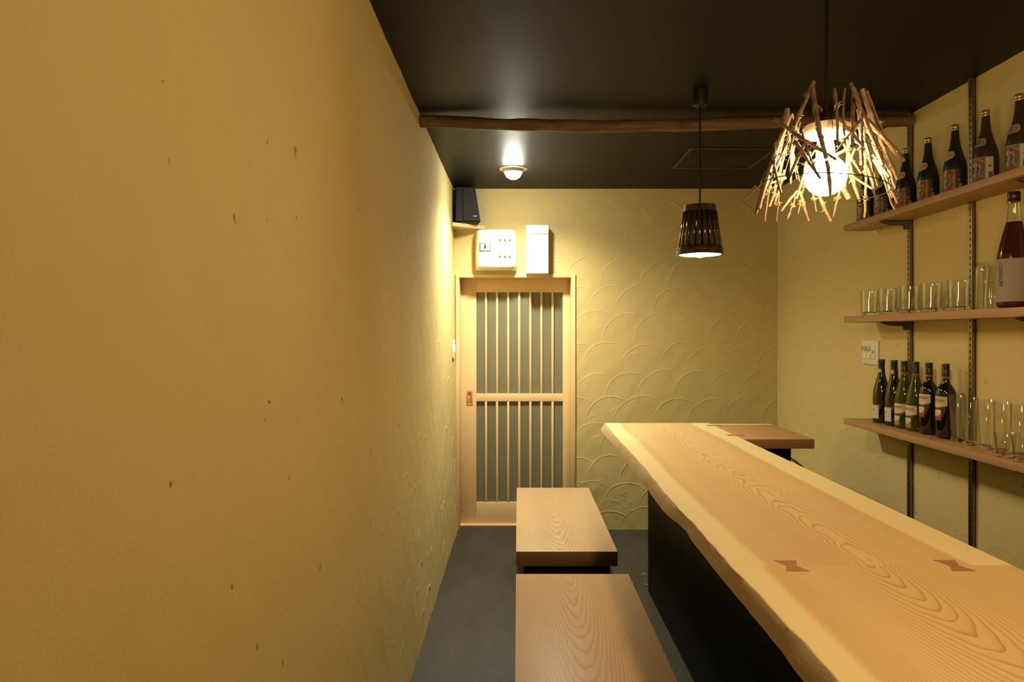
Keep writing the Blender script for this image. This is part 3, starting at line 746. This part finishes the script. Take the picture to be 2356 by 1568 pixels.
c = cork_wine((WX, wy[0], WZ), wl[0][1]); dup(c, (WX, wy[1], WZ), wl[1][1])
g1 = screw_wine('burg', 'wineolive', (WX, wy[2], WZ), wl[2][1], False); dup(g1, (WX, wy[3], WZ), wl[3][1])
g2 = screw_wine('bord', 'winered', (WX, wy[4], WZ), wl[4][1], True); dup(g2, (WX, wy[5], WZ), wl[5][1])

# big plum liqueur bottle
MZ = 1.5285
PL = [(0, .003), (.044, 0), (.050, .003), (.0540, .012), (.0553, .02), (.0553, .165), (.0545, .185), (.051, .21), (.046, .235), (.0395, .262), (.0325, .290), (.0265, .315), (.0225, .340), (.0200, .365), (.0190, .392)]
t = thing('plum_liqueur_bottle', 'large bottle of red-brown liqueur with mauve label on the middle shelf', 'bottle', (1.815, 1571 * 1.815 / 1140.5, MZ))
lq = [p for p in PL if p[1] <= .320] + [(0, .318)]
lathe('liqueur', [(max(0, r - .0012), z + .001) for r, z in lq], 'liqueur', t, 48)
lathe('glass_neck', [(.0258, .3165)] + [p for p in PL if p[1] > .32] + [(.0165, .392), (.0180, .365), (.0205, .340), (.0240, .3175)], 'glass', t, 48)
lathe('screw_cap', [(0, .392), (.0185, .390), (.0205, .392), (.0205, .398), (.0196, .400), (.0205, .402), (.0205, .422), (.019, .426), (0, .426)], 'capblack', t, 36)
rp = interp(PL[1:])
l = patch('washi_label', rp, 0, -95, 120, .024, .180, 'pinkpaper', t, .0006, 40)
text_patch('label_lettering', '八段の梅酒', rp, 8, .122, .021, 'lblack', l, .0012, sx=.95, weight=.006, vertical=True)
text_patch('label_lettering', 'うめしゅ', rp, -12, .052, .007, 'lblack', l, .0012)

# ---------------------------------------------------------------- glasses
def tumbler(rt, rb, h, wall=.0022, base=.010):
    return [(0, .0), (rb - .002, 0), (rb, .002), (rb + (rt - rb) * base / h, base + .004), (rt, h - .001), (rt - wall / 2, h), (rt - wall, h - .001), (rb - wall + (rt - rb) * base / h, base + .004), (rb - wall - .004, base), (0, base)]
def thick_base(o, zb):
    o.data.materials.append(MAT['glass_base'])
    for p in o.data.polygons:
        if all(o.data.vertices[i].co.z <= zb + .0045 for i in p.vertices): p.material_index = 1
def cluster(name, proto, prof, locs, labels, group, cat='glass'):
    o = lathe(name, prof, 'glass', None, 32, locs[0]); tag(o, labels[0], cat, group); thick_base(o, prof[-1][1])
    for p, l in zip(locs[1:], labels[1:]):
        c = o.copy(); COL.objects.link(c); c.location = p; c['label'] = l
# front row of stout tumblers on the middle shelf
tb = [(2000, 1.785), (2042, 1.785), (2093, 1.785), (2143, 1.785), (2206, 1.785)]
ordn = ['leftmost', 'second from left', 'middle', 'fourth from left', 'rightmost']
cluster('tumbler', None, tumbler(.041, .0375, .126, .0024, .014), [(x, 1571 * x / (p - 1193), MZ + .0) for p, x in tb],
        ['%s of the five stout clear tumblers on the middle shelf' % k for k in ordn], 'stout tumblers on the middle shelf')
# glass pourers with a stick handle, leaning behind the tumblers
def pourer(loc, label, rz):
    t = thing('glass_pourer', label, 'pourer', loc, rz, group='leaning glass pourers behind the tumblers')
    tilt = Matrix.Rotation(.62, 4, 'X')
    cup = lathe('cup', [(0, -.034), (.014, -.032), (.024, -.024), (.030, -.010), (.032, .010), (.032, .044), (.031, .045), (.0298, .044), (.0298, .010), (.028, -.009), (.0225, -.0215), (.013, -.029), (0, -.031)], 'glass', t, 28)
    cup.matrix_local = Matrix.Translation((0, 0, .046)) @ tilt
    h = tube('stick_handle', [(0, -.030, .0), (0, -.034, .06), (0, -.036, .135)], [.0052, .0048, .0045], 'glass', t, 10); h.matrix_local = Matrix.Translation((0, 0, .046)) @ tilt
    return t
pp = [(2012, 1.852), (2060, 1.852), (2112, 1.852), (2166, 1.852)]
pr = pourer((pp[0][1], 1571 * pp[0][1] / (pp[0][0] - 1193), MZ), 'leftmost leaning glass pourer behind the tumblers', 0)
for (p, x), k in zip(pp[1:], ('second leaning glass pourer from the left, at the steel rail', 'third leaning glass pourer from the left behind the tumblers', 'rightmost leaning glass pourer behind the tumblers')):
    dup(pr, (x, 1571 * x / (p - 1193), MZ), k)
o = lathe('tall_glass_cup', [(0, 0), (.019, 0), (.021, .002), (.0245, .150), (.024, .168), (.019, .182), (.0165, .185), (.0155, .184), (.0225, .166), (.023, .15), (.0195, .012), (0, .010)], 'glass', None, 32, (1.80, 1571 * 1.80 / (2256 - 1193), MZ))
o.rotation_euler.x = .07; tag(o, 'tall narrow clear glass flask at the right end of the tumblers', 'flask'); thick_base(o, .012)
o = lathe('tall_glass_cup', [(0, 0), (.022, 0), (.024, .002), (.024, .175), (.023, .1765), (.022, .175), (.022, .010), (0, .008)], 'glass', None, 32, (1.85, 1571 * 1.85 / (2279 - 1193), MZ))
tag(o, 'tall straight clear glass behind the flask, beside the plum liqueur bottle', 'glass'); thick_base(o, .010)
# tall and short glasses on the lowest shelf
tall = [(2202, 1.835), (2231, 1.822), (2270, 1.825), (2306, 1.822), (2347, 1.822)]
cluster('highball_glass', None, tumbler(.0300, .0225, .192, .0016, .012), [(x, 1571 * x / (p - 1193), WZ) for p, x in tall],
        ['%s of the tall clear highball glasses on the lowest shelf' % k for k in ('leftmost', 'second from left', 'third from left', 'fourth from left', 'fifth from left')], 'tall glasses on the lowest shelf')
sh = [(2313, 1.768), (2353, 1.762)]
cluster('rocks_glass', None, tumbler(.0345, .0265, .090, .002, .012), [(x, 1571 * x / (p - 1193), WZ) for p, x in sh],
        ['short clear rocks glass in front of the tall glasses, left one', 'short clear rocks glass in front, cut by the right photo edge'], 'short glasses on the lowest shelf')

def face_mat(o, mat, test):
    o.data.materials.append(MAT[mat])
    for p in o.data.polygons:
        if test(p.normal): p.material_index = 1
# ---------------------------------------------------------------- benches
def bench(x0, x1, y0, y1, ztop, th, mat, label):
    t = thing('bench', label, 'bench', (x0, y0, 0)); w = x1 - x0; L = y1 - y0
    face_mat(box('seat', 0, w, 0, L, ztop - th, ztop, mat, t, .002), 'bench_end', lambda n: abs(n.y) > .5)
    for y in (.035, L - .075): box('leg_panel', .036, w - .033, y, y + .04, 0, ztop - th, 'black2', t, .001)
    box('stretcher', w / 2 - .03, w / 2 + .03, .075, L - .075, ztop - th - .10, ztop - th - .001, 'black2', t, .001)
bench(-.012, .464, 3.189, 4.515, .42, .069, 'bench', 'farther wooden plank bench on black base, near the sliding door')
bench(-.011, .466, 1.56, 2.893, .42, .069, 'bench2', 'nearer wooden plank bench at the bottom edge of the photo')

# ---------------------------------------------------------------- bar counter
CT = .885
counter = thing('bar_counter', 'long live-edge wooden bar counter on a black base with butterfly keys', 'counter', (0, 0, 0))
tops = [(4.236, 0.5338), (3.693, 0.5253), (3.203, 0.5233), (2.828, 0.5219), (2.4, 0.5086), (2.204, 0.5065), (2.024, 0.5088), (1.831, 0.5081), (1.649, 0.5038), (1.52, 0.5079), (1.4, 0.5077), (1.307, 0.5076), (1.224, 0.5103), (1.146, 0.5077), (1.081, 0.5073), (.6, .512), (.2, .505)]
bots = [(4.236, 0.507), (3.598, 0.5118), (3.195, 0.5064), (2.848, 0.4976), (2.597, 0.4959), (2.4, .489), (2.31, 0.4882), (2.24, .4915), (2.162, 0.5009), (2.076, 0.5075), (1.928, 0.4994), (1.772, 0.4974), (1.595, 0.4954), (1.426, 0.4965), (1.288, 0.4943), (1.178, 0.4898), (.6, .50), (.2, .49)]
def slab(name, y0, y1, mat, n):
    ty, tx = zip(*sorted(tops)); by, bx = zip(*sorted(bots))
    Y = np.linspace(y0, y1, n); V, F, mi = [], [], []; K = 9
    for y in Y:
        jit = .0012 * math.sin(y * 23) + .0009 * math.sin(y * 57 + 1)
        a = float(np.interp(y, ty, tx)) + jit; b = float(np.interp(y, by, bx)) - jit * .5
        mid = min(a, b) - .001 + .0015 * math.sin(y * 41)
        xr = 1.176
        V += [(xr, y, CT - .050), (xr, y, CT - .001), (xr - .001, y, CT), (a + .0025, y, CT), (a, y, CT - .0018), ((a * .6 + mid * .4), y, CT - .015), ((a * .25 + b * .75) - .002, y, CT - .034), (b, y, CT - .047), (b + .006, y, CT - .050)]
    for i in range(n - 1):
        for k in range(K):
            p, q_ = i * K + k, i * K + (k + 1) % K
            F.append((p, q_, q_ + K, p + K)); mi.append(1 if k in (4, 5, 6, 7) else 0)
    F.append(tuple(range(K))); mi.append(0); F.append(tuple(range((n - 1) * K + K - 1, (n - 1) * K - 1, -1))); mi.append(0)
    bm = bmesh.new(); me = bpy.data.meshes.new(name); me.from_pydata(V, [], F); me.polygons.foreach_set('material_index', mi); bm.from_mesh(me)
    bmesh.ops.recalc_face_normals(bm, faces=bm.faces); bm.to_mesh(me); bm.free()
    me.materials.append(MAT[mat]); me.materials.append(MAT['edge'])
    me.polygons.foreach_set('use_smooth', [True] * len(me.polygons)); me.set_sharp_from_angle(angle=.6)
    o = bpy.data.objects.new(name, me); COL.objects.link(o); o.parent = counter; return o
slab('counter_slab', 1.6245, 4.225, 'slab', 150)
slab('counter_slab', .2, 1.6238, 'slab2', 110)
o = box('return_board', 1.177, 1.550, 3.575, 4.190, CT - .050, CT - .0008, 'return', counter, .001); o['label'] = 'reddish brown side board joined to the far end'; face_mat(o, 'return_front_shade', lambda n: n.y < -.5)
def key(cx, cy, L, w, wa, along):
    p = [(-w / 2, L / 2), (w / 2, L / 2), (wa / 2, 0), (w / 2, -L / 2), (-w / 2, -L / 2), (-wa / 2, 0)]
    if along == 'X': p = [(b, -a) for a, b in p]
    V = [(x, y, -.012) for x, y in p] + [(x, y, .0006) for x, y in p]
    F = [(5, 4, 3, 2, 1, 0), (6, 7, 8, 11), (11, 8, 9, 10)] + [(i, (i + 1) % 6, (i + 1) % 6 + 6, i + 6) for i in range(6)]
    o = mk('butterfly_key', V, F, 'key', counter, False, (cx, cy, CT)); o['label'] = 'reddish bow-tie inlay'
key(.648, 1.621, .076, .055, .024, 'Y'); key(1.035, 1.624, .076, .055, .024, 'Y')
key(1.180, 4.11, .085, .055, .026, 'X'); key(1.180, 3.715, .090, .055, .026, 'X')
box('base_panel', .7245, .760, .25, 3.82, 0, CT - .0505, 'black', counter, .001)
box('base_end_panel', .760, 1.10, 3.785, 3.82, 0, CT - .0505, 'black', counter, .001)
box('return_leg_panel', 1.20, 1.485, 3.72, 3.755, 0, CT - .0505, 'black', counter, .001)
box('return_leg_panel', 1.450, 1.485, 3.755, 4.08, 0, CT - .0505, 'black', counter, .001)
box('return_leg_post', 1.440, 1.470, 3.70, 3.72, 0, CT - .0505, 'black', counter, .002)
o = tube('power_cord', [(.728, 3.90, .066), (.716, 3.90, .070), (.707, 3.90, .062), (.705, 3.90, .036), (.711, 3.90, .012), (.73, 3.90, .004), (.80, 3.90, .004)], .0020, 'white', None, 8)
tag(o, 'thin white cord curling up from the floor at the counter base', 'cord')
o = tube('water_hose', [(1.50, 3.78, .75), (1.53, 3.80, .735), (1.58, 3.82, .70), (1.62, 3.83, .66), (1.63, 3.84, .3), (1.63, 3.84, .004)], .006, 'steel', None, 8)
tag(o, 'thin metal hose behind the right end of the counter side board', 'hose')

# ---------------------------------------------------------------- pendants
t = thing('bucket_pendant', 'lit dark bucket-shaped pendant lamp with vertical staves over the counter', 'pendant lamp', (.793, 2.985, CEIL))
lathe('canopy', [(0, 0), (.034, 0), (.034, -.055), (.031, -.066), (.022, -.072), (0, -.073)], 'cord', t, 36)
tube('cord', [(0, 0, -.07), (0, 0, -.509)], .0042, 'cord', t, 8)
TOP, BOT, r1, r2 = -.511, -.721, .068, .096
lathe('top_plate', [(0, TOP + .004), (r1 - .004, TOP + .004), (r1 - .004, TOP), (0, TOP)], 'shade', t, 40)
lathe('top_band', [(r1 - .004, TOP - .022), (r1 + .004, TOP - .022), (r1 + .002, TOP + .006), (r1 - .003, TOP + .006)], 'shade', t, 48)
lathe('bottom_band', [(r2 - .004, BOT), (r2 + .004, BOT), (r2 + .006, BOT + .003), (r2 + .004, BOT + .016), (r2 + .006, BOT + .019), (r2 + .003, BOT + .032), (r2 - .006, BOT + .032)], 'shade', t, 48)
lathe('shade_lining', [(r1 - .008, TOP - .001), (r2 - .007, BOT + .002), (r2 - .005, BOT + .002), (r1 - .006, TOP - .001)], 'shade_in', t, 48)
st = None
for k in range(20):
    a = 2 * PI * k / 20
    if st is None:
        V, F = [], []
        for j in range(2):
            z = (TOP - .004, BOT + .006)[j]; rr_ = (r1 - .005, r2 - .003)[j]; hw = rr_ * math.tan(PI / 20) * 1.02
            for i in range(6):
                u = -1 + 2 * i / 5; V.append((rr_ + .0065 * math.sqrt(max(0, 1 - u * u)), u * hw, z))
        for i in range(5): F.append((i, i + 1, i + 7, i + 6))
        F.append((5, 0, 6, 11)); F.append((0, 5, 4, 3, 2, 1)); F.append((6, 7, 8, 9, 10, 11))
        st = mk('stave', V, F, 'shade', t, True)
    else:
        c = st.copy(); COL.objects.link(c); c.rotation_euler = (0, 0, a)
lathe('lamp_holder', [(0, TOP), (.02, TOP), (.022, TOP - .05), (.018, TOP - .07), (0, TOP - .07)], 'frostwhite', t, 24)
lathe('bulb', [(0, -.583), (.016, -.589), (.03, -.621), (.043, -.656), (.046, -.686), (.040, -.711), (.022, -.727), (0, -.732)], 'bulb', t, 32)

LX, LY, LZ = .852, 1.90, EYE + .46
t = thing('twig_pendant', 'lit globe pendant caged in a cone of dry twigs over the counter', 'pendant lamp', (LX, LY, LZ))
tube('cord', [(.006, 0, CEIL - LZ), (.006, 0, .40), (.004, .0, .155)], .0042, 'cord', t, 8)
lathe('canopy', [(0, CEIL - LZ), (.034, CEIL - LZ), (.034, CEIL - LZ - .055), (.022, CEIL - LZ - .072), (0, CEIL - LZ - .073)], 'cord', t, 32, cx=.006)
lathe('lamp_holder', [(0, .160), (.012, .160), (.018, .150), (.022, .125), (.022, .105), (0, .105)], 'dark', t, 28, cx=.004)
lathe('opal_collar', [(.020, .125), (.060, .118), (.064, .110), (.064, .098), (.060, .092), (.058, .094), (.060, .108), (.020, .117)], 'frostwhite', t, 40, cx=.004)
lathe('globe_bulb', [(0, .105), (.018, .105), (.020, .080), (.024, .055)] + [(.056 * math.sin(a), -.020 + .056 * math.cos(a)) for a in np.linspace(.45, PI - .01, 18)] + [(0, -.076)], 'globe', t, 36, cx=.002)
tilt = Matrix.Rotation(.10, 4, 'Y')
bm = bmesh.new()
for rr_, z, w in ((.070, .120, .0012), (.128, .045, .0009), (.168, -.055, .0013)):
    ring = [tilt @ Vector((rr_ * math.cos(2 * PI * i / 40), rr_ * math.sin(2 * PI * i / 40), z)) for i in range(41)]
    tube_bm(bm, ring, w, 6, False)
for k in range(9):
    a = 2 * PI * k / 9 + .2
    tube_bm(bm, [tilt @ Vector((r_ * math.cos(a), r_ * math.sin(a), z)) for r_, z in ((.020, .118), (.070, .120), (.100, .095), (.135, .040), (.155, -.005), (.168, -.055))], .0009, 6)
bm_obj('wire_frame', bm, 'wire', t, True)
STK = [(-0.051, -0.048, 0.224, -0.104, -0.04, 0.097, 0.0053), (-0.104, -0.0, 0.167, -0.119, -0.0, 0.081, 0.0069), (-0.055, -0.048, 0.21, -0.057, -0.135, -0.005, 0.0062), (-0.139, -0.0, 0.139, -0.036, -0.144, -0.011, 0.0042), (-0.097, -0.0, 0.147, -0.183, -0.0, -0.111, 0.0069), (-0.119, 0.02, 0.07, -0.164, 0.068, -0.097, 0.0044), (-0.137, -0.0, 0.07, -0.153, -0.031, -0.033, 0.0035), (-0.171, -0.0, -0.039, -0.222, -0.0, -0.082, 0.0031), (-0.112, 0.085, 0.011, -0.114, 0.146, -0.121, 0.0035), (-0.08, 0.101, 0.045, -0.105, 0.135, -0.08, 0.0047), (-0.066, 0.119, 0.025, -0.086, 0.145, -0.072, 0.0042), (-0.057, -0.138, -0.014, -0.062, -0.17, -0.108, 0.0044), (-0.014, 0.154, -0.03, -0.058, 0.164, -0.089, 0.0035), (-0.016, 0.159, -0.044, -0.033, 0.179, -0.111, 0.0028), (-0.005, 0.155, -0.03, 0.031, 0.181, -0.116, 0.0044), (0.031, 0.142, -0.003, 0.09, 0.161, -0.119, 0.005), (0.031, 0.152, -0.03, 0.049, 0.167, -0.089, 0.0025), (-0.009, -0.078, 0.195, -0.028, -0.133, 0.025, 0.0039), (0.02, -0.076, 0.196, -0.005, -0.126, 0.053, 0.0028), (0.046, -0.053, 0.218, 0.07, -0.072, 0.131, 0.005), (0.068, -0.071, 0.136, 0.109, -0.102, -0.014, 0.0053), (0.082, -0.0, 0.22, 0.011, -0.134, 0.031, 0.005), (0.104, -0.0, 0.221, 0.2, -0.0, -0.03, 0.0069), (0.118, 0.0, 0.217, 0.167, 0.0, 0.092, 0.0028), (0.092, 0.0, 0.186, 0.125, 0.018, 0.053, 0.0049), (0.084, -0.065, 0.114, 0.221, -0.0, 0.021, 0.0062), (0.045, 0.106, 0.086, 0.122, 0.111, -0.062, 0.0083), (0.106, 0.082, 0.031, 0.143, 0.09, -0.073, 0.0044), (0.136, -0.0, 0.025, 0.164, -0.039, -0.072, 0.0039), (0.164, -0.0, 0.039, 0.197, -0.0, -0.055, 0.0035), (-0.016, -0.105, 0.111, 0.042, -0.129, 0.025, 0.0039), (0.022, 0.075, 0.195, 0.047, 0.088, 0.131, 0.0031), (-0.072, 0.049, 0.17, -0.028, 0.1, 0.12, 0.0028), (-0.097, 0.047, 0.109, -0.13, 0.097, -0.053, 0.0044), (0.064, -0.083, 0.117, -0.033, -0.138, 0.009, 0.0025), (0.097, 0.068, 0.075, 0.025, 0.13, 0.036, 0.0042), (-0.058, 0.131, 0.003, -0.114, 0.099, -0.019, 0.0035), (-0.141, -0.0, 0.025, -0.153, -0.083, -0.086, 0.0036), (-0.13, 0.015, 0.039, -0.169, 0.064, -0.108, 0.0042), (0.12, 0.0, 0.12, 0.17, 0.0, 0.003, 0.0039), (-0.091, 0.031, 0.142, -0.108, 0.082, 0.025, 0.0036), (-0.069, 0.083, 0.109, -0.097, 0.12, -0.03, 0.0033)]
rx = random.Random(21)
for k in range(52):
    a = rx.uniform(0, 2 * PI); z0 = rx.uniform(.02, .17); L0 = rx.uniform(.07, .19); z1 = max(-.125, z0 - L0); da = rx.uniform(-.6, .6)
    rf = lambda z: .185 - .115 * min(1, max(0, (z + .12) / .34))
    if math.sin(a) < -.2 and abs(math.cos(a)) < .7: continue
    STK.append((rf(z0) * math.cos(a), rf(z0) * math.sin(a), z0, rf(z1) * math.cos(a + da), rf(z1) * math.sin(a + da), z1, rx.uniform(.0018, .0042)))
rt = random.Random(11); ties = bmesh.new()
def tuft(p):
    for q_ in range(3):
        c0 = p + Vector((rt.uniform(-1, 1), rt.uniform(-1, 1), rt.uniform(-1, 1))) * .003; n0 = Vector((rt.uniform(-1, 1), rt.uniform(-1, 1), rt.uniform(.2, 1))).normalized(); a0 = n0.orthogonal().normalized(); b0 = n0.cross(a0)
        tube_bm(ties, [c0 + (a0 * math.cos(w) + b0 * math.sin(w)) * .0062 for w in np.linspace(0, 6.0, 9)], .0011, 4)
    for q_ in range(8):
        d = Vector((rt.uniform(-1, 1), rt.uniform(-1, 1), rt.uniform(-1, 1))).normalized() * rt.uniform(.007, .017)
        tube_bm(ties, [p, p + d * .6 + Vector((0, 0, .001)), p + d], [.0008, .0007, .0004], 4)
for (x0, y0, z0, x1, y1, z1, r_) in STK:
    a, b = Vector((x0, y0, z0)), Vector((x1, y1, z1)); n = max(5, int((b - a).length / .018)); L_ = (b - a).length
    side = (b - a).cross(Vector((0, 1, 0))).normalized(); bend = rt.uniform(-.03, .03) * L_
    P_, Rr_ = [], []
    kn = [rt.randrange(1, n) for _ in range(max(1, n // 4))]
    for i in range(n + 1):
        s = i / n; P_.append(a.lerp(b, s) + side * (bend * math.sin(PI * s)) + Vector((rt.uniform(-1, 1), rt.uniform(-1, 1), rt.uniform(-1, 1))) * .0008)
        Rr_.append(r_ * (1.08 - .22 * s) * (1.28 if i in kn else rt.uniform(.93, 1.04)))
    tb_ = bmesh.new(); tube_bm(tb_, P_, [x * 1.04 for x in Rr_], 8)
    for i in kn:      # cut-off side shoots
        d = Vector((rt.uniform(-1, 1), rt.uniform(-1, 1), rt.uniform(-.2, .8))).normalized()
        tube_bm(tb_, [P_[i], P_[i] + d * r_ * 2.2], [r_ * .5, r_ * .35], 6)
    bm_obj('twig', tb_, 'twig', t, True)
    for s in ((.30, .72) if L_ > .12 else (.4,)):
        if rt.random() < .62: tuft(a.lerp(b, s) + side * (bend * math.sin(PI * s)))
o = bm_obj('raffia_ties', ties, 'raffia', t); o['kind'] = 'stuff'
